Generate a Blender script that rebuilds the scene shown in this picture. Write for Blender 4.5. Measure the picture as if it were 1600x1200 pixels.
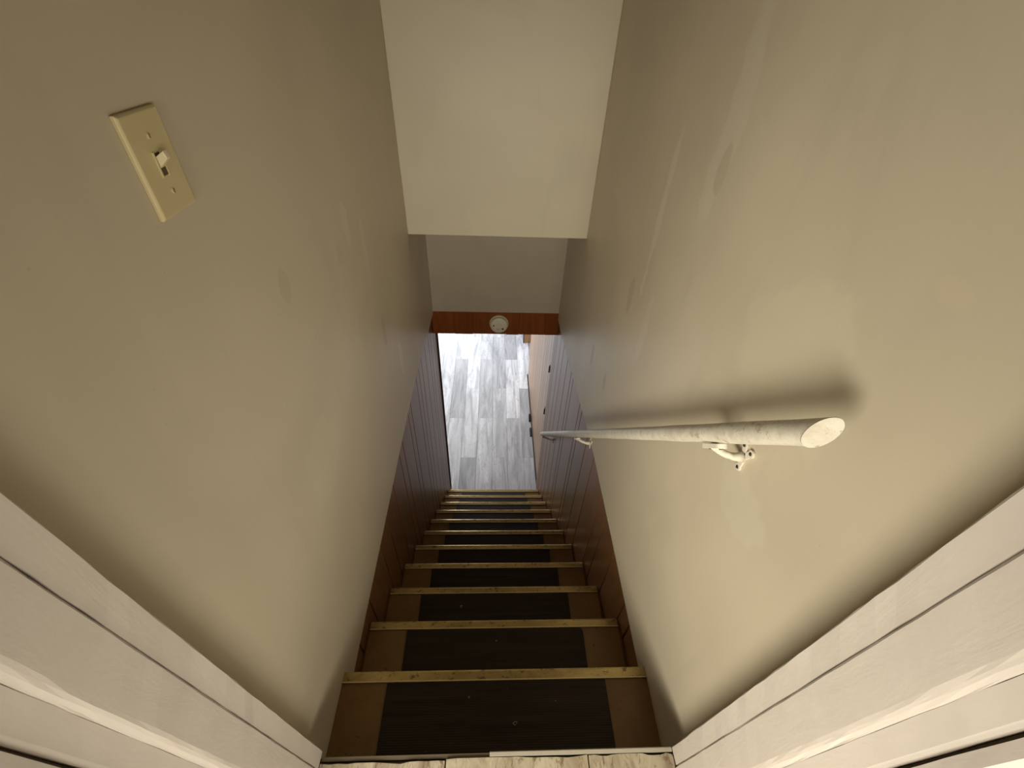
import bpy, bmesh, math, random
from mathutils import Vector, Matrix
random.seed(7)
D = bpy.data; S = bpy.context.scene; COL = S.collection
for o in list(D.objects): D.objects.remove(o)

# ---------------- camera ----------------
cam = D.cameras.new('camera'); co = D.objects.new('camera', cam); COL.objects.link(co)
cam.sensor_fit = 'HORIZONTAL'; cam.sensor_width = 36; cam.lens = 686.7*36/1600; cam.clip_start = .01; cam.clip_end = 60
r = Vector((0.99896457, -0.02655218, 0.03694278)); u = Vector((-0.01019102, 0.6607856, 0.75050552)); f = Vector((0.04433881, 0.7501049, -0.65983081))
co.matrix_world = Matrix(((r.x, u.x, -f.x, 0), (r.y, u.y, -f.y, 0), (r.z, u.z, -f.z, 1.2197), (0, 0, 0, 1)))
S.camera = co

# ---------------- world, lights, exposure ----------------
S.view_settings.view_transform = 'Standard'; S.view_settings.look = 'None'; S.view_settings.gamma = 1
S.view_settings.use_curve_mapping = False; S.view_settings.exposure = 0.0
w = D.worlds.new('world'); S.world = w; w.use_nodes = True
w.node_tree.nodes['Background'].inputs[0].default_value = (.8, .8, .85, 1)
w.node_tree.nodes['Background'].inputs[1].default_value = .03
def area(name, loc, target, sx, sy, power, color):
    l = D.lights.new(name, 'AREA'); l.shape = 'RECTANGLE'; l.size = sx; l.size_y = sy; l.energy = power; l.color = color
    o = D.objects.new(name, l); COL.objects.link(o); o.location = loc
    o.rotation_euler = (Vector(target)-Vector(loc)).to_track_quat('-Z', 'Y').to_euler(); return o
# light of the upstairs room coming round both sides of whoever stands in the doorway; centre lamp added to brighten the header
for nm, loc, tgt, sx, sy, pw_, sp in (('room_light_left', (-.76, -.85, .74), (.44, .66, .54), .85, .60, 9.8, 105), ('room_light_left_low', (-.50, -.9, .60), (.40, .75, .0), .5, .34, 1.8, 75),
        ('room_light_right', (.80, -.85, .74), (-.40, .66, .50), .6, .45, 1.3, 100), ('room_light_right_low', (.50, -.9, .70), (-.38, .75, .3), .5, .34, 2.0, 75),
        ('header_fill_light', (.05, -2.2, .9), (.02, 2.0, .42), .7, .5, 3.1, 46)):
    o = area(nm, loc, tgt, sx, sy, pw_, (1, .925, .75)); o.data.spread = math.radians(sp)
area('basement_window_light', (-1.3, 6.8, -1.3), (0, 4.4, -2.5), 1.6, .9, 64, (.95, .97, 1))
area('basement_overhead_fill', (-.5, 4.9, -.62), (-.5, 4.9, -2.5), 1.0, .8, 30, (.95, .97, 1))  # unseen area light added over the planks, no ceiling fixture

# ---------------- materials ----------------
class NT:
    def __init__(s, name, rough=.5, spec=.5):
        s.m = D.materials.new(name); s.m.use_nodes = True; s.t = s.m.node_tree; s.b = s.t.nodes['Principled BSDF']
        s.b.inputs['Roughness'].default_value = rough; s.b.inputs['Specular IOR Level'].default_value = spec
        s.tc = s.t.nodes.new('ShaderNodeTexCoord')
    def n(s, ty, **k):
        x = s.t.nodes.new(ty)
        for a, b in k.items(): setattr(x, a, b)
        return x
    def l(s, a, b): s.t.links.new(a, b)
    def coord(s, scale=(1, 1, 1), loc=(0, 0, 0), src='Object', rand=False):
        mp = s.n('ShaderNodeMapping'); mp.inputs['Scale'].default_value = scale; mp.inputs['Location'].default_value = loc
        s.l(s.tc.outputs[src], mp.inputs[0])
        if rand:
            oi = s.n('ShaderNodeObjectInfo'); mm = s.n('ShaderNodeVectorMath', operation='SCALE'); mm.inputs[0].default_value = (37, 53, 71)
            s.l(oi.outputs['Random'], mm.inputs['Scale']); ad = s.n('ShaderNodeVectorMath', operation='ADD')
            s.l(mp.outputs[0], ad.inputs[0]); s.l(mm.outputs[0], ad.inputs[1]); return ad.outputs[0]
        return mp.outputs[0]
    def noise(s, vec, scale, detail=4, rough=.55, dist=0):
        x = s.n('ShaderNodeTexNoise'); x.inputs['Scale'].default_value = scale; x.inputs['Detail'].default_value = detail
        x.inputs['Roughness'].default_value = rough; x.inputs['Distortion'].default_value = dist; s.l(vec, x.inputs['Vector']); return x.outputs['Fac']
    def ramp(s, fac, stops):
        x = s.n('ShaderNodeValToRGB'); e = x.color_ramp.elements
        while len(e) < len(stops): e.new(.5)
        for i, (p, c) in enumerate(stops):
            e[i].position = p; e[i].color = (*c, 1) if len(c) == 3 else c
        s.l(fac, x.inputs[0]); return x.outputs[0]
    def mix(s, fac, a, b, mode='MIX'):
        x = s.n('ShaderNodeMix', data_type='RGBA', blend_type=mode)
        for i, v in ((0, fac), (6, a), (7, b)):
            if hasattr(v, 'is_output'): s.l(v, x.inputs[i])
            elif i == 0: x.inputs[0].default_value = v
            else: x.inputs[i].default_value = (*v, 1)
        return x.outputs[2]
    def col(s, c):
        if hasattr(c, 'is_output'): s.l(c, s.b.inputs['Base Color'])
        else: s.b.inputs['Base Color'].default_value = (*c, 1)
    def bump(s, fac, strength=.3, dist=.002, normal=None):
        x = s.n('ShaderNodeBump'); x.inputs['Strength'].default_value = strength; x.inputs['Distance'].default_value = dist
        s.l(fac, x.inputs['Height'])
        if normal is not None: s.l(normal, x.inputs['Normal'])
        s.l(x.outputs[0], s.b.inputs['Normal']); return x.outputs[0]
G = lambda v: (v, v, v)

def wall_paint(name, base, patches=()):
    M = NT(name, .42, .45); v = M.coord()
    c = M.mix(M.ramp(M.noise(v, 1.6, 3, .5, .6), [(.35, G(0)), (.7, G(1))]), tuple(x*.93 for x in base), tuple(min(1, x*1.04) for x in base))
    c = M.mix(M.ramp(M.noise(M.coord((1, 1, .35)), 5, 5, .6, 1.2), [(.55, G(0)), (.75, G(.5))]), c, tuple(x*.86 for x in base))
    c = M.mix(M.ramp(M.noise(v, 70, 2), [(.76, G(0)), (.79, G(.35))]), c, tuple(x*.72 for x in base))
    for (cy, cz, ry, rz, tint, amt) in patches:           # spots painted over, each with an edge of its own
        mp = M.coord((0, 1/ry, 1/rz), (0, -cy/ry, -cz/rz))
        wob = M.noise(v, 9, 3); dd = M.n('ShaderNodeVectorMath', operation='LENGTH'); M.l(mp, dd.inputs[0])
        ma = M.n('ShaderNodeMath', operation='MULTIPLY_ADD'); M.l(wob, ma.inputs[0]); ma.inputs[1].default_value = .9; M.l(dd.outputs['Value'], ma.inputs[2])
        c = M.mix(M.ramp(ma.outputs[0], [(.0, G(amt)), (.0, G(amt)), (.90, G(amt)), (1.0, G(0))][1:]), c, tint)
    M.col(c)
    rr = M.n('ShaderNodeMapRange'); M.l(M.noise(v, 3, 3), rr.inputs[0]); rr.inputs[3].default_value = .34; rr.inputs[4].default_value = .55
    M.l(rr.outputs[0], M.b.inputs['Roughness'])
    b1 = M.bump(M.noise(M.coord((1, 1, .5)), 7, 3, .5, .5), .28, .006)
    M.bump(M.noise(v, 160, 3, .6), .13, .001, b1); return M.m
PAINT = (.60, .53, .41)
m_wallL = wall_paint('wall_paint_left', PAINT, [(.78, .78, .04, .06, (.47, .41, .29), .4), (1.2, .73, .06, .13, (.69, .65, .54), .45), (1.10, .69, .04, .08, (.50, .44, .33), .3), (1.37, .27, .06, .14, (.42, .37, .28), .45), (1.55, .0, .06, .16, (.70, .66, .56), .45), (1.33, .60, .04, .2, (.68, .63, .52), .4), (.7, .35, .2, .2, (.66, .6, .46), .3)])
m_wallR = wall_paint('wall_paint_right', PAINT, [(.44, .56, .16, .12, (.68, .64, .52), .30), (.93, 1.06, .09, .34, (.68, .63, .53), .42), (1.17, .80, .035, .42, (.70, .65, .55), .5), (1.07, .50, .05, .2, (.69, .64, .52), .35), (.91, .98, .04, .09, (.45, .39, .28), .45), (1.25, .50, .05, .12, (.42, .37, .28), .4), (1.55, .03, .05, .10, (.36, .31, .23), .5), (1.31, .09, .035, .08, (.40, .35, .26), .5), (.50, .85, .25, .22, (.66, .61, .47), .4), (.366, 1.02, .05, .035, (.66, .56, .42), .25)])
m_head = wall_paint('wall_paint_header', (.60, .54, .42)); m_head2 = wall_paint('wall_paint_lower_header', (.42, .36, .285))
m_room = wall_paint('room_wall_paint', (.30, .26, .20))
m_ceil = wall_paint('ceiling_paint', (.66, .62, .54))

def trim_paint():
    M = NT('trim_paint', .38, .5); v = M.coord()
    c = M.mix(M.ramp(M.noise(v, 14, 4, .6, .5), [(.40, G(0)), (.75, G(1))]), (.62, .56, .515), (.585, .53, .48))
    c = M.mix(M.ramp(M.noise(M.coord((1, 1, .4)), 26, 5, .7, 1), [(.68, G(0)), (.75, G(.35))]), c, (.42, .37, .30))
    M.col(c)
    b = M.bump(M.noise(M.coord((1, 1, .22)), 26, 4, .6, .6), .22, .003)
    M.bump(M.noise(v, 200, 3), .10, .001, b); return M.m
m_trim = trim_paint()

def wood(name, a, b, groove_axis='Z', rough=.34, spec=.5, scale=1.0):
    M = NT(name, rough, spec)
    sc = {'Z': (14, 14, .9), 'X': (.9, 14, 14), 'Y': (14, .9, 14)}[groove_axis]
    v = M.coord(tuple(x*scale for x in sc), rand=True)
    g = M.noise(v, 3.2, 6, .65, .8)
    c = M.mix(M.ramp(g, [(.3, G(0)), (.72, G(1))]), a, b)
    oi = M.n('ShaderNodeObjectInfo')
    c = M.mix(M.ramp(oi.outputs['Random'], [(0, G(0)), (1, G(.35))]), c, tuple(x*.72 for x in a))
    M.col(c); M.bump(M.noise(v, 9, 4), .12, .001); return M.m
m_panel = wood('panel_wood', (.165, .072, .026), (.27, .13, .055), rough=.36, spec=.36)
m_doorwood = wood('lit_door_wood', (.36, .205, .105), (.60, .39, .24), scale=1.8)  # same wood as the panelling, brightness of the lit door put into the colour
m_orange = wood('header_wood', (.17, .045, .010), (.25, .075, .018))
m_farwood = wood('far_wall_wood', (.60, .30, .12), (.72, .40, .18))
m_trimdark = wood('dark_wood', (.04, .025, .018), (.06, .035, .025))

def core(name, c, rough=.8):
    M = NT(name, rough, .2); v = M.coord()
    M.col(M.mix(M.noise(v, 12, 4), tuple(x*.7 for x in c), c)); M.bump(M.noise(v, 60, 3), .2, .001); return M.m
m_core = core('groove_shadow_board', (.035, .018, .010))
m_sub = core('dirty_subfloor', (.16, .125, .085))
m_riser = core('riser_wood', (.16, .09, .04))

def tread_mat():
    M = NT('tread_wood', .40, .4); v = M.coord(); vr = M.coord(rand=True)
    c = M.mix(M.ramp(M.noise(vr, 7, 5, .6, .5), [(.3, G(0)), (.7, G(1))]), (.19, .104, .034), (.27, .155, .055))
    c = M.mix(M.ramp(M.noise(vr, 46, 4, .7, .4), [(.66, G(0)), (.70, G(.85))]), c, (.06, .035, .018))
    c = M.mix(M.ramp(M.noise(vr, 95, 2), [(.76, G(0)), (.78, G(.7))]), c, (.6, .52, .38))
    M.col(c); M.bump(M.noise(v, 60, 3), .2, .001); return M.m
m_tread = tread_mat()
def nosing_mat():
    M = NT('nosing_strip_metal', .26, .7); vr = M.coord((.6, 1, 1), rand=True)
    M.b.inputs['Metallic'].default_value = .5
    c = M.mix(M.ramp(M.noise(vr, 16, 5, .65, .8), [(.35, G(0)), (.7, G(1))]), (.60, .46, .19), (.40, .285, .11))
    c = M.mix(M.ramp(M.noise(vr, 60, 4, .75, .5), [(.56, G(0)), (.63, G(.8))]), c, (.10, .06, .03))
    M.col(c); M.bump(M.noise(vr, 80, 3), .25, .001); return M.m
m_nose = nosing_mat()
def mat_mat():
    M = NT('ribbed_rubber', .52, .28); v = M.coord(); vr = M.coord((.35, 6, 1), rand=True)
    c = M.mix(M.ramp(M.noise(vr, 9, 5, .6), [(.35, G(0)), (.75, G(1))]), (.016, .010, .007), (.040, .024, .016))
    c = M.mix(M.ramp(M.noise(M.coord(rand=True), 130, 2), [(.775, G(0)), (.79, G(.6))]), c, (.30, .26, .20))
    M.col(c)
    wv = M.n('ShaderNodeTexWave', bands_direction='Y'); wv.inputs['Scale'].default_value = 60; M.l(v, wv.inputs['Vector'])
    M.bump(wv.outputs['Fac'], .35, .0012); return M.m
m_mat = mat_mat()
def tile_mat():
    M = NT('stone_tile', .42, .45); v = M.coord((1, .38, 1), rand=True)
    c = M.mix(M.ramp(M.noise(v, 20, 6, .7, 1.5), [(.30, G(0)), (.62, G(1))]), (.30, .235, .16), (.52, .46, .345))
    c = M.mix(M.ramp(M.noise(v, 48, 5, .75, 1.2), [(.54, G(0)), (.62, G(.85))]), c, (.17, .115, .07))
    M.col(c); M.bump(M.noise(v, 50, 4), .3, .0015); return M.m
m_tile = tile_mat()
def plank_mat():
    M = NT('vinyl_plank', .45, .4); v = M.coord((11, 1.3, 1), rand=True)
    oi = M.n('ShaderNodeObjectInfo')
    c = M.mix(M.ramp(M.noise(v, 1.1, 6, .62, 1.2), [(.30, G(0)), (.68, G(1))]), (.33, .35, .395), (.76, .79, .84))
    c = M.mix(1.0, c, oi.outputs['Color'], 'MULTIPLY')
    c = M.mix(M.ramp(M.noise(M.coord((5, 1.6, 1), rand=True), 7, 5, .7, 1.4), [(.56, G(0)), (.66, G(.5))]), c, (.24, .25, .28))
    M.col(c); M.bump(M.noise(v, 3, 4), .12, .001); return M.m
m_plank = plank_mat()
def rail_mat():
    M = NT('chipped_white_paint', .40, .5); v = M.coord(rand=True)
    c = M.mix(M.ramp(M.noise(v, 30, 5, .7, .5), [(.42, G(0)), (.7, G(1))]), (.66, .62, .53), (.53, .48, .40))
    c = M.mix(M.ramp(M.noise(v, 75, 5, .75, .8), [(.58, G(0)), (.64, G(.7))]), c, (.30, .24, .16))
    M.col(c); M.bump(M.noise(v, 55, 4, .7), .5, .0025); return M.m
m_rail = rail_mat()
def plain(name, c, rough=.45, metal=0, spec=.5):
    M = NT(name, rough, spec); v = M.coord(); M.b.inputs['Metallic'].default_value = metal
    M.col(M.mix(M.noise(v, 40, 4), tuple(x*.9 for x in c), c)); M.bump(M.noise(v, 120, 2), .1, .0006); return M.m
m_brwhite = plain('bracket_paint', (.78, .73, .62)); m_screw = plain('dark_screw', (.03, .022, .016), .5, .3)
m_ivory = plain('ivory_plastic', (.66, .56, .32), .38); m_ivory2 = plain('ivory_toggle', (.78, .68, .46), .35)
m_detect = plain('detector_plastic', (.68, .62, .50), .45); m_black = plain('black_plastic', (.012, .012, .013), .5)
m_metal = plain('threshold_metal', (.55, .51, .42), .35, .3); m_lint = plain('pale_lint', (.55, .52, .46), .9); m_lip = plain('worn_lip_highlight', (.80, .68, .40), .35, .3); m_gap = plain('old_caulk', (.26, .22, .17), .7); m_slot = plain('switch_slot', (.10, .075, .035), .7)
m_glass = plain('led_lens', (.25, .03, .02), .3); m_brass = plain('dark_hinge', (.05, .035, .02), .45, .5)

# ---------------- helpers ----------------
def link(name, bm, mats, parent=None, smooth=False, bevel=0, loc=None):
    me = D.meshes.new(name); bmesh.ops.recalc_face_normals(bm, faces=bm.faces); bm.to_mesh(me); bm.free()
    for m in (mats if isinstance(mats, (list, tuple)) else [mats]): me.materials.append(m)
    o = D.objects.new(name, me); COL.objects.link(o)
    if smooth:
        for p in me.polygons: p.use_smooth = True
    if bevel:
        b = o.modifiers.new('bevel', 'BEVEL'); b.width = bevel; b.segments = 2; b.limit_method = 'ANGLE'
    if parent is not None: o.parent = parent
    if loc: o.location = loc
    return o
def tag(o, label=None, cat=None, group=None, kind=None):
    for k, v in (('label', label), ('category', cat), ('group', group), ('kind', kind)):
        if v: o[k] = v
    return o
def empty(name, loc, label, cat, kind=None, group=None):
    o = D.objects.new(name, None); COL.objects.link(o); o.location = loc; o.empty_display_size = .05
    return tag(o, label, cat, group, kind)
def box(bm, x0, x1, y0, y1, z0, z1, mi=0):
    vs = [bm.verts.new((x, y, z)) for x in (x0, x1) for y in (y0, y1) for z in (z0, z1)]
    for a in ((0, 1, 3, 2), (4, 6, 7, 5), (0, 4, 5, 1), (2, 3, 7, 6), (0, 2, 6, 4), (1, 5, 7, 3)):
        bm.faces.new([vs[i] for i in a]).material_index = mi
def boxes(*bs):
    bm = bmesh.new()
    for b in bs: box(bm, *b)
    return bm
def prism(bm, pts, axis, a0, a1, mi=0):
    """extrude a 2-D outline along an axis; pts are the two other coordinates in axis order"""
    def P(p, a): q = list(p); q.insert(axis, a); return q
    A = [bm.verts.new(P(p, a0)) for p in pts]; B = [bm.verts.new(P(p, a1)) for p in pts]; n = len(pts)
    bm.faces.new(A).material_index = mi; bm.faces.new(B[::-1]).material_index = mi
    for i in range(n): bm.faces.new((A[i], B[i], B[(i+1) % n], A[(i+1) % n])).material_index = mi
def sweep(bm, pts, rads, seg=16, cap=True, squash=1.0):
    pts = [Vector(p) for p in pts]; rings = []
    for i, p in enumerate(pts):
        d = (pts[min(i+1, len(pts)-1)]-pts[max(i-1, 0)]).normalized()
        a = d.cross(Vector((1, 0, 0)));
        if a.length < .3: a = d.cross(Vector((0, 0, 1)))
        a.normalize(); b = d.cross(a).normalized()
        rings.append([bm.verts.new(p + rads[i]*(math.cos(t)*a*squash + math.sin(t)*b)) for t in [2*math.pi*k/seg for k in range(seg)]])
    for i in range(len(rings)-1):
        for k in range(seg): bm.faces.new((rings[i][k], rings[i][(k+1) % seg], rings[i+1][(k+1) % seg], rings[i+1][k]))
    if cap: bm.faces.new(rings[0]); bm.faces.new(rings[-1][::-1])
def lathe(bm, prof, axis='Y', seg=32, center=(0, 0, 0)):
    """prof: (radius, height) pairs; axis X or Y"""
    rings = []
    for (rr, h) in prof:
        ring = []
        for k in range(seg):
            t = 2*math.pi*k/seg; c, s_ = rr*math.cos(t), rr*math.sin(t)
            p = (c, h, s_) if axis == 'Y' else (h, c, s_)
            ring.append(bm.verts.new(Vector(p)+Vector(center)))
        rings.append(ring)
    for i in range(len(rings)-1):
        for k in range(seg): bm.faces.new((rings[i][k], rings[i][(k+1) % seg], rings[i+1][(k+1) % seg], rings[i+1][k]))
    bm.faces.new(rings[0]); bm.faces.new(rings[-1])

# ---------------- dimensions ----------------
XL, XR = -.405, .445; PL, PR = -.418, .458
RISE, RUN, Y0 = .213, .2106, .4028; ZL = -2.556; YH1, ZH1, YH2, ZH2 = 2.03, .365, 2.55, -.380; ZS = -.558; CEIL = 2.42

# ---------------- structure: side walls ----------------
def side_wall(name, x_in, x_panel, sgn, edge, label, mat, grooves, yend):
    """sgn +1: wall lies towards +x. edge = wavy lower edge of the painted layer [(y,z)...]"""
    bm = bmesh.new()
    pts = [(y, z) for y, z in edge] + [(YH2, CEIL), (.06, CEIL)]
    lo, hi = sorted((x_in, x_in+sgn*.012)); prism(bm, pts, 0, lo, hi, 0)
    lo, hi = sorted((x_panel+sgn*.011, x_panel+sgn*.10)); box(bm, lo, hi, .06, yend, ZL-.02, CEIL, 1)
    o = link(name, bm, [mat, m_core]); tag(o, label, 'wall', kind='structure')
    for i in range(len(grooves)-1):
        y0, y1 = grooves[i]+.0026, grooves[i+1]-.0026
        b = bmesh.new(); x0 = x_panel; x1 = x_panel+sgn*.010; c = .0022
        out = [(x1, y0-.001), (x1, y1+.001), (x0+sgn*c, y1), (x0, y1-c), (x0, y0+c), (x0+sgn*c, y0)]
        prism(b, out, 2, ZL+.002, ZS+.30 if y1 < YH2 else ZS-.002)
        link('wall_board', b, m_panel, o)
    return o
gl = [.22, .40, .52, .66, .86, .98, 1.13, 1.296, 1.375, 1.555, 1.632, 1.838, 1.93, 2.031, 2.18, 2.333, 2.42, 2.549, 2.63, 2.69]
gr = [.22, .40, .55, .62, .80, .95, 1.05, 1.25, 1.40, 1.583, 1.645, 1.88, 1.954, 2.10, 2.27, 2.40, 2.549, 2.62, 2.715]
wl = side_wall('wall_left', XL, PL, -1, [(.06, -.33), (.45, -.311), (.97, -.305), (1.3, -.300), (1.67, -.301), (2.0, -.33), (2.29, -.374), (2.55, -.395)],
    'beige painted left stairwell wall with light switch, dark wood panelling below', m_wallL, gl, 2.70)
wr = side_wall('wall_right', XR, PR, 1, [(.06, -.29), (.43, -.272), (.8, -.266), (1.23, -.268), (1.5, -.30), (1.8, -.34), (2.335, -.418), (2.55, -.43)],
    'beige painted right stairwell wall behind the handrail, dark wood panelling below', m_wallR, gr, 2.72)
link('corner_trim', boxes((PL-.10, PL+.010, 2.692, 2.708, ZL, ZS)), m_trimdark, wl)

# ---------------- headers and soffit ----------------
bm = bmesh.new(); box(bm, XL, XR, YH1, YH1+.02, ZH1, CEIL)
tag(link('wall_front', bm, m_head, bevel=.003), 'pale beige upper header wall facing the top of the stairs', 'wall', kind='structure')
bm = bmesh.new(); box(bm, XL, XR, YH1+.02, YH2, ZH1, ZH1+.02)
tag(link('ceiling', bm, m_ceil), 'short soffit between the upper and lower header walls', 'ceiling', kind='structure')
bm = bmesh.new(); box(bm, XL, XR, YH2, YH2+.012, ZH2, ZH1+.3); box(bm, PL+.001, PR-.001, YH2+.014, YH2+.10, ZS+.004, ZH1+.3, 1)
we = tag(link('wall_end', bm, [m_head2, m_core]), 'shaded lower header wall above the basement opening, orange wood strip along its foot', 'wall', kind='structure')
xs = [PL+.001, -.27, -.137, .09, .18, .36, PR-.001]
for i in range(len(xs)-1):
    b = bmesh.new(); x0, x1, c = xs[i]+.0004, xs[i+1]-.0004, .0012; y0, y1 = YH2+.001, YH2+.012
    prism(b, [(x0, y1), (x0, y0+c), (x0+c, y0), (x1-c, y0), (x1, y0+c), (x1, y1)], 2, ZS+random.uniform(-.004, .002), ZH2-.001)
    link('header_board', b, m_orange, we)

# ---------------- lower room ----------------
YB = 8.0
bm = boxes((-3.0, 2.0, 2.38, YB, ZL-.06, ZL-.004))
fl = tag(link('floor', bm, m_core), 'basement floor of whitewashed grey wood planks', 'floor', kind='structure')
PW, PLN = .1695, 1.131; cols0 = -.3355; tones = {}
def tone(c, k):
    t = {(1, 3): 1.32, (0, 2): .72, (2, 2): .84, (2, 1): 1.10, (3, 2): .96, (4, 3): .72, (4, 2): 1.26, (5, 3): 1.30, (5, 2): .78, (1, 2): 1.14, (1, 1): .78, (0, 1): 1.10, (-1, 2): 1.08, (-1, 3): .92, (3, 1): 1.06, (5, 1): 1.02, (4, 1): .96, (3, 3): .90, (2, 3): 1.02, (0, 3): 1.0}.get((c, k))
    return t if t else random.uniform(.82, 1.2)
meshes = {}
for c in range(-15, 13):
    x0 = cols0 + (c-1)*PW
    off = 3.672 if c % 2 == 0 else 3.073
    if x0 > 1.9 or x0+PW < -2.98: continue
    k = 0; a = off - 2*PLN
    while a < YB:
        b0, b1 = max(a, 2.385), min(a+PLN, YB)
        if b1-b0 > .03:
            L = round(b1-b0, 3)
            if L not in meshes:
                bb = bmesh.new(); g = .0007
                prism(bb, [(g, L), (0, L), (0, L)][:0] or [(g, -.004), (PW-g, -.004), (PW-g, -.0012), (PW-g-.0015, 0), (g+.0015, 0), (g, -.0012)], 1, g, L-g)
                me = D.meshes.new('plank'); bmesh.ops.recalc_face_normals(bb, faces=bb.faces); bb.to_mesh(me); bb.free(); me.materials.append(m_plank); meshes[L] = me
            o = D.objects.new('plank', meshes[L]); COL.objects.link(o); o.parent = fl; o.location = (x0, b0, ZL)
            t = tone(c, k); o.color = (t, t*1.0, t*1.0, 1)
        a += PLN; k += 1
bm = boxes((-3.0, 2.0, YH2+.10, YB, ZS, ZS+.05))
tag(link('ceiling', bm, m_ceil), 'basement ceiling beyond the header', 'ceiling', kind='structure')
def pw(name, label, *b, mat=m_wallL): return tag(link(name, boxes(*b), mat), label, 'wall', kind='structure')
pw('wall_back', 'far basement wall', (-3.0, 2.0, YB, YB+.1, ZL-.06, ZS+.05))
pw('wall_side', 'left basement wall', (-3.1, -3.0, 2.6, YB, ZL-.06, ZS+.05))
pw('wall_side', 'right basement wall', (2.0, 2.1, 2.6, YB, ZL-.06, ZS+.05))
pw('wall_return', 'basement wall behind the stairwell, left of the opening', (-3.0, PL-.101, 2.60, 2.69, ZL-.06, ZS))
# orange panelled corner beyond the door
bm = boxes((.462, 1.98, 5.215, 5.30, ZL, ZS-.002))
wf = tag(link('wall_far', bm, m_core), 'orange wood panelled wall corner seen past the open end of the panelled door', 'wall', kind='structure')
xx = .448
for i, wd in enumerate([.10, .15, .08, .2, .12, .2, .15, .2, .25]):
    x1 = min(xx+wd, 1.98)
    link('wall_board', boxes((xx+.002, x1-.002, 5.203, 5.214, ZL+.001, ZS-.003)), m_farwood, wf); xx = x1
link('corner_trim', boxes((.440, .448, 5.196, 5.30, ZL+.001, ZS-.003)), m_trimdark, wf)

# panelled closet door at the foot of the stairs
dr = empty('door_1', (.47, 2.72, ZL), 'tall wood panelled door, lit tone put into its colour, on the right at the foot of the stairs', 'door', kind='structure')
link('door_leaf', boxes((.012, .045, .006, 1.745, .022, ZS-ZL-.006)), m_core, dr)
yy = .012; i = 0
while yy < 1.74:
    wd = [.11, .15, .08, .13, .19, .10, .12][i % 7]; i += 1; y1 = min(yy+wd, 1.746)
    b = bmesh.new(); c = .002
    prism(b, [(.0115, yy+.0022), (.0115, y1-.0022), (c, y1-.0022), (0, y1-.0022-c), (0, yy+.0022+c), (c, yy+.0022)], 2, .022, ZS-ZL-.006)
    link('door_board', b, m_doorwood, dr); yy = y1
link('door_foot_strip', boxes((-.012, .010, .004, 1.748, .001, .021)), m_black, dr)  # black strip added to draw the dark line along the door's foot
for z in (-1.011, -1.489):
    h = link('hinge', boxes((-.010, -.001, -.012, .016, z-ZL-.024, z-ZL+.024)), m_brass, dr, bevel=.001)
    bm = bmesh.new(); sweep(bm, [(-.014, 0, z-ZL-.030), (-.014, 0, z-ZL+.030)], [.007, .007], 10); link('hinge_pin', bm, m_brass, h)
    link('hinge_tip', boxes((-.007, -.003, .022, .048, z-ZL-.004, z-ZL+.008)), m_brass, h)
bm = boxes((.54, .60, 2.72, 4.46, ZL, ZS-.002)); 
pw('wall_closet', 'wall behind the panelled door', (.53, .60, 2.725, 4.46, ZL, ZS-.002), mat=m_core)
for (y, L, hgt, lab) in ((3.66, .085, .05, 'small black wedge at the foot of the panelled door, farther from the stairs'), (3.44, .11, .03, 'flat black stop at the foot of the panelled door, nearer the stairs')):
    b = bmesh.new(); prism(b, [(-L/2, 0), (L/2, 0), (L/2, hgt), (L/4, hgt), (-L/2, hgt*.35)], 0, -.010, .010)
    s = empty('door_stop', (.4465, y, ZL), lab, 'door stop')
    link('wedge', b, m_black, s, bevel=.003); link('rubber_pad', boxes((-.0105, .0105, -L/2-.003, -L/2+.012, 0, .006)), m_black, s)

# ---------------- upstairs room behind the camera ----------------
bm = boxes((-2.4, 1.6, -3.1, .178, -.20, -.011))
fu = tag(link('floor', bm, m_sub), 'upstairs floor of mottled beige stone tiles ending at the top step', 'floor', kind='structure')
for j in range(11):
    y1 = .1785-j*.306
    for i in range(13):
        x0 = -2.225+i*.305; x1 = x0+.302; ys = y1-.303
        if j == 0: x0 = max(x0, -.3525) if x1 > -.35 else x0; x1 = min(x1, .3985) if x0 < .4 else x1
        if j == 0 and (x1 < -.34 or x0 > .39): continue
        if j == 0: ys = -.125
        b = bmesh.new()
        if j == 0:   # chipped front edge
            n = 14; pts = [(x0, ys), (x1, ys)]
            for k in range(n+1): pts.append((x1+(x0-x1)*k/n, y1 - (random.random()**3)*.004 - (.003 if x0 < -.1 else 0)))
            prism(b, pts, 2, -.0095, 0)
        else: box(b, x0, x1, ys, y1, -.0095, 0)
        link('tile', b, m_tile, fu)
link('subfloor_edge', boxes((-.3525, .3985, .1790, .1865, -.02, -.004)), m_sub, fu)
b = bmesh.new(); prism(b, [(.1795, -.0038), (.1875, -.0038), (.1882, .0008), (.1865, .0022), (.1800, .0018)], 0, .002, .3985)
tag(link('edge_strip', b, m_metal, fu), 'thin whitish metal strip along the right half of the floor edge')
pw('wall_rear', 'upstairs room wall behind the doorway', (-2.5, 1.7, -3.2, -3.1, -.2, CEIL), mat=m_room)
pw('wall_room', 'upstairs room left wall', (-2.5, -2.4, -3.1, .06, -.2, CEIL), mat=m_room)
pw('wall_room', 'upstairs room right wall', (1.6, 1.7, -3.1, .06, -.2, CEIL), mat=m_room)
pw('wall_door', 'upstairs wall around the stair doorway', (-2.4, -.39, .06, .19, -.2, CEIL), (.436, 1.6, .06, .19, -.2, CEIL), (-.39, .436, .06, .19, 2.10, CEIL))
tag(link('ceiling', boxes((-2.4, 1.6, -3.1, .06, CEIL, CEIL+.05)), m_room), 'upstairs room ceiling', 'ceiling', kind='structure')
tag(link('ceiling', boxes((XL, XR, .06, YH1, CEIL, CEIL+.05)), m_ceil), 'ceiling over the stairwell', 'ceiling', kind='structure')

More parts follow.
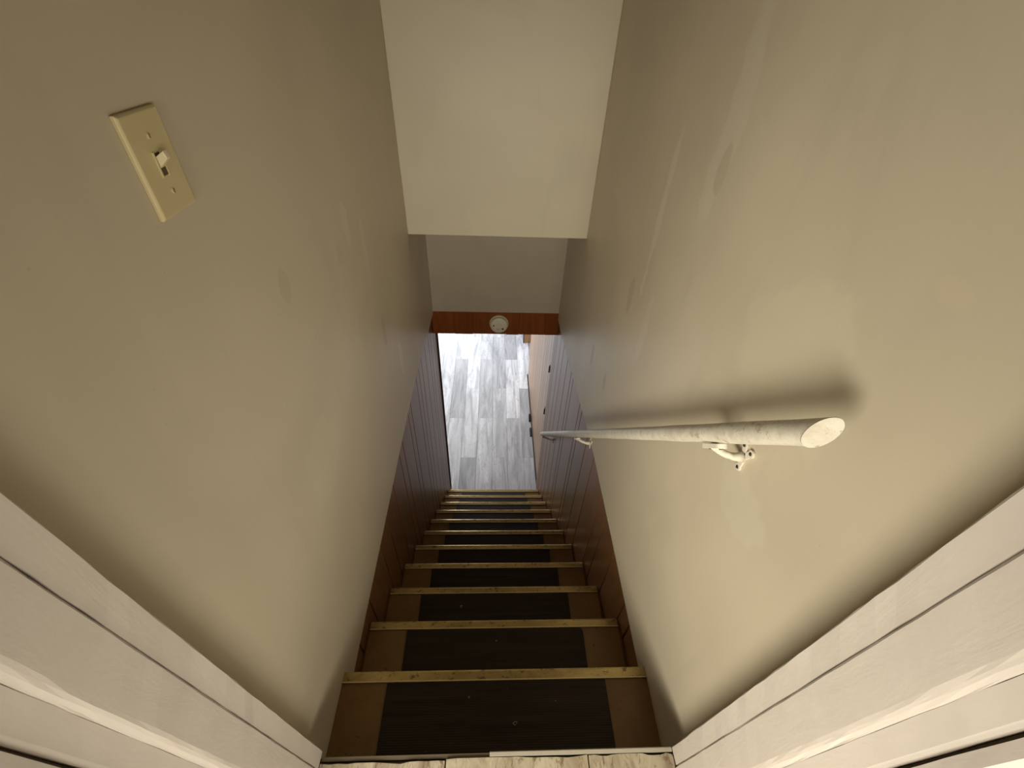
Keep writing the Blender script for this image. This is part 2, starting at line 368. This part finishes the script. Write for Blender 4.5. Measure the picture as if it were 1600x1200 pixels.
# door jambs: profile in plan (x outward from opening), extruded upright
def wob_prism(bm, pts, z0, z1, n, amp):
    """upright extrusion with slightly uneven hand-painted edges"""
    rings = []
    for k in range(n+1):
        z = z0+(z1-z0)*k/n; rings.append([bm.verts.new((x+random.uniform(-amp, amp), y+random.uniform(-amp, amp), z)) for x, y in pts])
    m = len(pts); bm.faces.new(rings[0]); bm.faces.new(rings[-1][::-1])
    for k in range(n):
        for i in range(m): bm.faces.new((rings[k][i], rings[k][(i+1) % m], rings[k+1][(i+1) % m], rings[k+1][i]))
def jamb(name, X, s, ya, yb, yc, yd, label, st=.0055):
    """s=+1 right, -1 left. ya far edge, yb groove, yc step, yd gap"""
    t = empty(name, (X, .13, 0), label, 'door frame', kind='structure')
    def P(pts, nm, mat=m_trim, lab=None, amp=.0005, bev=.0012):
        b = bmesh.new(); wob_prism(b, [(s*dx, y-.13) for dx, y in pts], 0, 2.09, 60, amp)
        o = link(nm, b, mat, t, bevel=0, smooth=False); return o
    P([(0.001, ya-.0015), (0.0025, ya), (.036, ya), (.036, yb+.0008), (.0015, yb+.0008)], 'jamb_board', amp=.0006)
    P([(.004, yb), (.036, yb), (.036, yb+.0006), (.004, yb+.0006)], 'caulk_groove', m_gap, amp=.0)
    P([(.0025, yb-.0004), (.036, yb-.0004), (.036, yc-.006), (st, yc-.006), (st*.8, yc-.0045), (st*.27, yc-.001), (0, yc+.002), (-.0006, yc+.006), (-.0002, yb-.003)], 'door_stop_strip', amp=.0004)
    P([(st-.0003, yc-.0062), (.036, yc-.0062), (.036, yd+.003), (.0095, yd+.003), (st+.0015, yd+.008)], 'hinge_side_jamb', amp=.0003)
    P([(.013, yd+.0025), (.036, yd+.0025), (.036, yd-.0005), (.013, yd-.0005)], 'jamb_gap', m_sub, amp=0)
    P([(.004, yd-.001), (.036, yd-.001), (.075, yd-.001), (.075, yd-.018), (.010, yd-.020), (.002, yd-.012)], 'casing', amp=.0003)
    return t
jamb('trim_1', -.353, -1, .197, .166, .1125, .0745, 'cream painted door jamb on the left of the doorway')
jamb('trim_2', .399, 1, .1875, .156, .100, .0635, 'cream painted door jamb on the right of the doorway', .0032)
tag(link('trim_3', boxes((-.353, .399, .06, .195, 2.09, 2.12)), m_trim), 'cream painted head of the doorway', 'door frame', kind='structure')

# ---------------- staircase ----------------
st = empty('staircase', (0, Y0, -RISE), 'steep straight wooden staircase with dark rubber mats on every tread, running down to the basement', 'staircase')
def P0(o): o.location = (0, -Y0, RISE); return o
for k in range(12):
    yn = Y0+(k-1)*RUN; ztop = -k*RISE; z0 = -(k+1)*RISE
    P0(link('riser', boxes((-.4045, .4445, yn-.030, yn-.018, z0+.001, ztop-.027)) if k else boxes((-.4045, .4445, .1792, .1865, -RISE+.001, -.021)), m_riser, st))
bxs = []
for k in range(11):
    z = -(k+1)*RISE; yf = Y0+k*RUN; yb = yf-RUN-.0175 if k else .181; xa, xb = (-.4043, .4443) if k == 0 else (-.4108, .4488)
    tr = P0(link('tread', boxes((xa if k == 0 else -.4108, xb if k == 0 else .4488, yb, yf-.004, z-.024, z-.002)), m_tread, st))
    b = bmesh.new()   # metal nosing: flat strip with a raised near lip and a rounded far edge
    n = .029; prism(b, [(yf-n, z-.0019), (yf-n, z+.0024), (yf-n+.0012, z+.0036), (yf-n+.0036, z+.0036), (yf-n+.0045, z+.0012), (yf-.006, z+.0014), (yf-.001, z-.001), (yf, z-.006), (yf, z-.026), (yf-.0035, z-.026), (yf-.0035, z-.0019)], 0, xa, xb)
    link('nosing_strip', b, m_nose, tr)
    link('nosing_lip', boxes((xa+.0005, xb-.0005, yf-n+.0008, yf-n+.0034, z+.0034, z+.0048)), m_lip, tr)  # worn lip edge, its highlight line put into the paler metal colour
    b = bmesh.new(); dx = random.uniform(-.002, .002); x0, x1 = -.283+dx, .323+dx; ya, yb2 = yb+.012 if k else .19, yf-n-.0008
    pts = [(x0, ya), (x1, ya), (x1, yb2), (x0, yb2)]
    if k == 1: pts = [(x0, ya), (x1, ya), (x1, yb2-.012), (x1-.004, yb2-.002), (x1-.02, yb2), (x0, yb2)]
    prism(b, pts, 2, z-.0018, z+.0018); link('tread_mat', b, m_mat, tr)

for x0, x1 in ((-.4165, -.4112), (.4492, .4565)):    # notched side boards closing the gap to the panelling
    pts = []
    for k in range(1, 11): pts += [(Y0+(k-1)*RUN-.004, -(k+1)*RISE-.003), (Y0+k*RUN-.005, -(k+1)*RISE-.003)]
    pts += [(Y0+10*RUN-.004, ZL+.002), (Y0+8*RUN, ZL+.002), (Y0-.004, -3*RISE-.1)]
    b = bmesh.new(); prism(b, pts, 0, x0, x1); P0(link('stringer', b, m_riser, st))

# scraps on the mats
def scrap(x, y, z, size, lab):
    bm = bmesh.new()
    pts = [Vector((math.cos(a)*size*(1+.2*math.sin(3*a)), math.sin(a)*size*.7, .0015+size*.15*(1+math.sin(2*a)))) for a in [i*.75 for i in range(8)]]
    pts = [p*random.uniform(.45, 1.15) + Vector((0, 0, .0008)) for p in pts]
    sweep(bm, pts, [size*.10]*len(pts), 6)
    tag(link('lint_scrap', bm, m_lint, loc=(x, y, z+.0018)), lab, 'scrap')
scrap(.068, .276, -.213, .0062, 'pale curled scrap of lint on the mat of the top step, largest of the scraps')
scrap(-.055, .336, -.213, .0028, 'tiny pale crumb on the left half of the top step mat')
scrap(.022, .545, -.426, .0035, 'tiny pale crumb on the mat of the second step')
scrap(-.117, .745, -.639, .0055, 'pale speck of lint on the mat of the third step')

# ---------------- handrail ----------------
A = Vector((.385, .338, .852)); B = Vector((.378, 2.250, -1.262)); R0 = .0172
hr = empty('handrail', A, 'white painted round handrail with chipped paint, sloping down the right stairwell wall', 'handrail')
d = (B-A).normalized(); e1 = Vector((1, 0, 0)); e2 = d.cross(e1).normalized(); e1 = e2.cross(d)
ncut = Vector((-.231, -.973, -.013)); bm = bmesh.new(); seg = 40; N = 46; rings = []
for i in range(N+1):
    s = (B-A).length*i/N; ring = []
    rr = R0*(1-.03*math.sin(i*1.7)) * (1 - .06*min(1, i/10))
    for k in range(seg):
        t = 2*math.pi*k/seg; off = rr*(math.cos(t)*e1+math.sin(t)*e2)
        p = d*s+off
        if i == 0: p = off - d*((off.dot(ncut))/d.dot(ncut)) + d*.0
        elif i == 1: p = d*.045+off
        elif i == N and True: p = d*s+off*.80
        elif i == N-1: p = d*((B-A).length-.008)+off
        ring.append(bm.verts.new(p))
    rings.append(ring)
for i in range(N):
    for k in range(seg): bm.faces.new((rings[i][k], rings[i][(k+1) % seg], rings[i+1][(k+1) % seg], rings[i+1][k])).smooth = True
bm.faces.new(rings[-1])
ro = link('rail', bm, m_rail, hr)
bm = bmesh.new()     # sawn end with a thick uneven rim of paint
o1 = []; o2 = []; i1 = []
for k in range(seg):
    t = 2*math.pi*k/seg; off = R0*(math.cos(t)*e1+math.sin(t)*e2); p = off-d*((off.dot(ncut))/d.dot(ncut))
    wv = random.uniform(0, .0012)
    o1.append(bm.verts.new(p*1.0+d*.002)); o2.append(bm.verts.new(p*(1.01+wv*12)+ncut*.0012)); i1.append(bm.verts.new(p*.93+ncut*.0010))
for k in range(seg):
    j = (k+1) % seg; bm.faces.new((o1[k], o1[j], o2[j], o2[k])); bm.faces.new((o2[k], o2[j], i1[j], i1[k]))
bm.faces.new(i1)
tag(link('rail_end', bm, m_rail, hr), 'slanting sawn end face of the rail')
for (dx, dz, s) in ((0, .019, .0028), (.006, .0185, .002), (-.010, .0165, .0022), (-.0125, .012, .0016)):
    pass
def bracket(yw, wallx):
    """saddle under the rail, curved arm, three-lobed wall plate"""
    rz = lambda y: A.z+(y-A.y)/(B.y-A.y)*(B.z-A.z); rx = lambda y: A.x+(y-A.y)/(B.y-A.y)*(B.x-A.x)
    nd = Vector((0, d.z, -d.y)).normalized();  nd = -nd if nd.z > 0 else nd   # pointing down, square to the rail
    zw = rz(yw)-.066; o = Vector((wallx, yw, zw)); t = D.objects.new('bracket', None)
    bm = bmesh.new()
    # wall plate: three lobes
    def lobe(cy, cz, rr):
        prism(bm, [(cy+rr*math.cos(a), cz+rr*math.sin(a)) for a in [i*math.pi/6 for i in range(12)]], 0, -.0045, -.0002)
    L = [(.010, .024), (-.012, .026), (-.001, -.022)]
    for a, b_ in L: lobe(a, b_, .0075)
    for (a, b_) in L:
        v = Vector((a, b_)); n = Vector((-v.y, v.x)).normalized()*.0062; c0 = Vector((0, .004))
        prism(bm, [tuple(c0+n), tuple(v+n), tuple(v-n), tuple(c0-n)], 0, -.0042, -.0003)
    pl = link('wall_plate', bm, m_brwhite, hr, loc=o-A, bevel=.0008)
    for a, b_ in L:
        b = bmesh.new(); lathe(b, [(.0001, -.0066), (.0022, -.0064), (.0034, -.0052), (.0034, -.0044)], 'X', 12, (0, a, b_)); link('screw', b, m_screw, pl)
    # arm
    ys = yw+.022; sad = Vector((rx(ys), ys, rz(ys)))+nd*(R0+.0045)
    w0 = o+Vector((-.004, 0, .004)); p = [w0, w0+Vector((-.016, .002, -.003)), w0+Vector((-.034, .008, .000)), (w0+Vector((-.050, .014, .010))+sad)/2, sad]
    cur = []
    for i in range(len(p)-1):
        for q in (0, .5): cur.append(p[i].lerp(p[i+1], q))
    cur.append(p[-1])
    for _ in range(2): cur = [cur[0]]+[(cur[i-1]+cur[i]*2+cur[i+1])/4 for i in range(1, len(cur)-1)]+[cur[-1]]
    bm = bmesh.new(); sweep(bm, cur, [.0095, .0082, .0072, .0066, .0064, .0066, .007, .0075, .0080][:len(cur)], 12); bmesh.ops.translate(bm, verts=bm.verts, vec=-A)
    arm = link('arm', bm, m_brwhite, hr, smooth=True)
    # saddle strap along the rail
    bm = bmesh.new(); n = 10
    for k in range(n+1): pass
    out = []
    hw, hl = .0095, .033
    for a in [i*math.pi/8 for i in range(-4, 5)]: out.append((hl-hw+hw*math.cos(a), hw*math.sin(a)))
    for a in [i*math.pi/8 for i in range(4, 13)]: out.append((-hl+hw+hw*math.cos(a), hw*math.sin(a)))
    top = [bm.verts.new(sad-A+d*q[0]+Vector((q[1], 0, 0))-nd*.0038) for q in out]; bot = [bm.verts.new(sad-A+d*q[0]+Vector((q[1], 0, 0))+nd*.0046) for q in out]
    bm.faces.new(top); bm.faces.new(bot[::-1])
    for k in range(len(out)): j = (k+1) % len(out); bm.faces.new((top[k], bot[k], bot[j], top[j]))
    sd = link('saddle', bm, m_brwhite, hr, bevel=.0008)
    for q in (-.02, .014):
        c = sad-A+d*q+nd*.0048; bm = bmesh.new(); sweep(bm, [c, c+nd*.0016], [.0032, .0024], 10); link('screw', bm, m_screw, sd)
    D.objects.remove(t)
bracket(.484, XR); bracket(1.300, XR); bracket(2.175, PR)

# ---------------- light switch ----------------
sw = empty('light_switch', (XL, .5785, 1.055), 'ivory toggle light switch on the left stairwell wall', 'light switch')
bm = bmesh.new(); hy, hz = .037, .056
o_ = [(-hy, -hz), (hy, -hz), (hy, hz), (-hy, hz)]
a = [bm.verts.new((.0002, y, z)) for y, z in o_]; b = [bm.verts.new((.0045, y, z)) for y, z in o_]; c = [bm.verts.new((.0068, y*.93, z*.955)) for y, z in o_]
bm.faces.new(a); bm.faces.new(c)
for k in range(4): j = (k+1) % 4; bm.faces.new((a[k], a[j], b[j], b[k])); bm.faces.new((b[k], b[j], c[j], c[k]))
pl = link('switch_plate', bm, m_ivory, sw, bevel=.0008)
link('toggle_slot', boxes((.0066, .0071, -.0055, .0055, -.0125, .0125)), m_slot, pl)
link('slot_frame', boxes((.0066, .0082, -.0075, -.0055, -.0140, .0140), (.0066, .0082, .0055, .0075, -.0140, .0140)), m_ivory, pl)
bm = bmesh.new(); v = [(.0070, -.0045, -.004), (.0070, .0045, -.004), (.0070, .0045, .009), (.0070, -.0045, .009), (.0195, -.0035, .007), (.0195, .0035, .007), (.0175, .0035, .0155), (.0175, -.0035, .0155)]
v = [bm.verts.new(p) for p in v]
for q in ((0, 1, 2, 3), (4, 5, 6, 7), (0, 1, 5, 4), (1, 2, 6, 5), (2, 3, 7, 6), (3, 0, 4, 7)): bm.faces.new([v[i] for i in q])
link('toggle', bm, m_ivory2, sw, bevel=.0009)
for z in (.0302, -.0302):
    bm = bmesh.new(); lathe(bm, [(.0034, .0066), (.0034, .0074), (.0024, .0081), (.0001, .0083)], 'X', 16, (0, 0, z))
    s = link('screw', bm, m_ivory, pl); link('screw_slot', boxes((.0081, .0086, -.0005, .0005, z-.0024, z+.0024)), m_slot, sw)

# ---------------- smoke detector ----------------
sm = empty('smoke_detector', (.040, YH2, -.4665), 'round off-white smoke detector on the orange wood header strip', 'smoke detector')
bm = bmesh.new(); lathe(bm, [(.0655, -.0003), (.0655, -.010), (.063, -.013), (.058, -.013)], 'Y', 48); link('base', bm, m_detect, sm, smooth=False)
bm = bmesh.new(); lathe(bm, [(.0565, -.0130), (.0565, -.0155)], 'Y', 48); link('vent_ring', bm, m_slot, sm)
bm = bmesh.new(); lathe(bm, [(.060, -.0156), (.0605, -.026), (.0585, -.032), (.053, -.0365), (.040, -.0385), (.0001, -.039)], 'Y', 48)
cv = link('cover', bm, m_detect, sm, smooth=True)
for (x, z, rr, mt, nm) in ((-.036, .004, .0055, m_black, 'vent_hole'), (.026, -.022, .0065, m_black, 'vent_hole'), (-.008, -.026, .003, m_black, 'vent_hole'), (.002, -.024, .003, m_glass, 'indicator'), (.006, .012, .012, m_detect, 'test_button')):
    bm = bmesh.new(); y = -.0385 if nm != 'test_button' else -.039; lathe(bm, [(rr, y+.001), (rr, y-.001), (rr*.8, y-.0014)], 'Y', 16, (x, 0, z)); link(nm, bm, mt, cv)
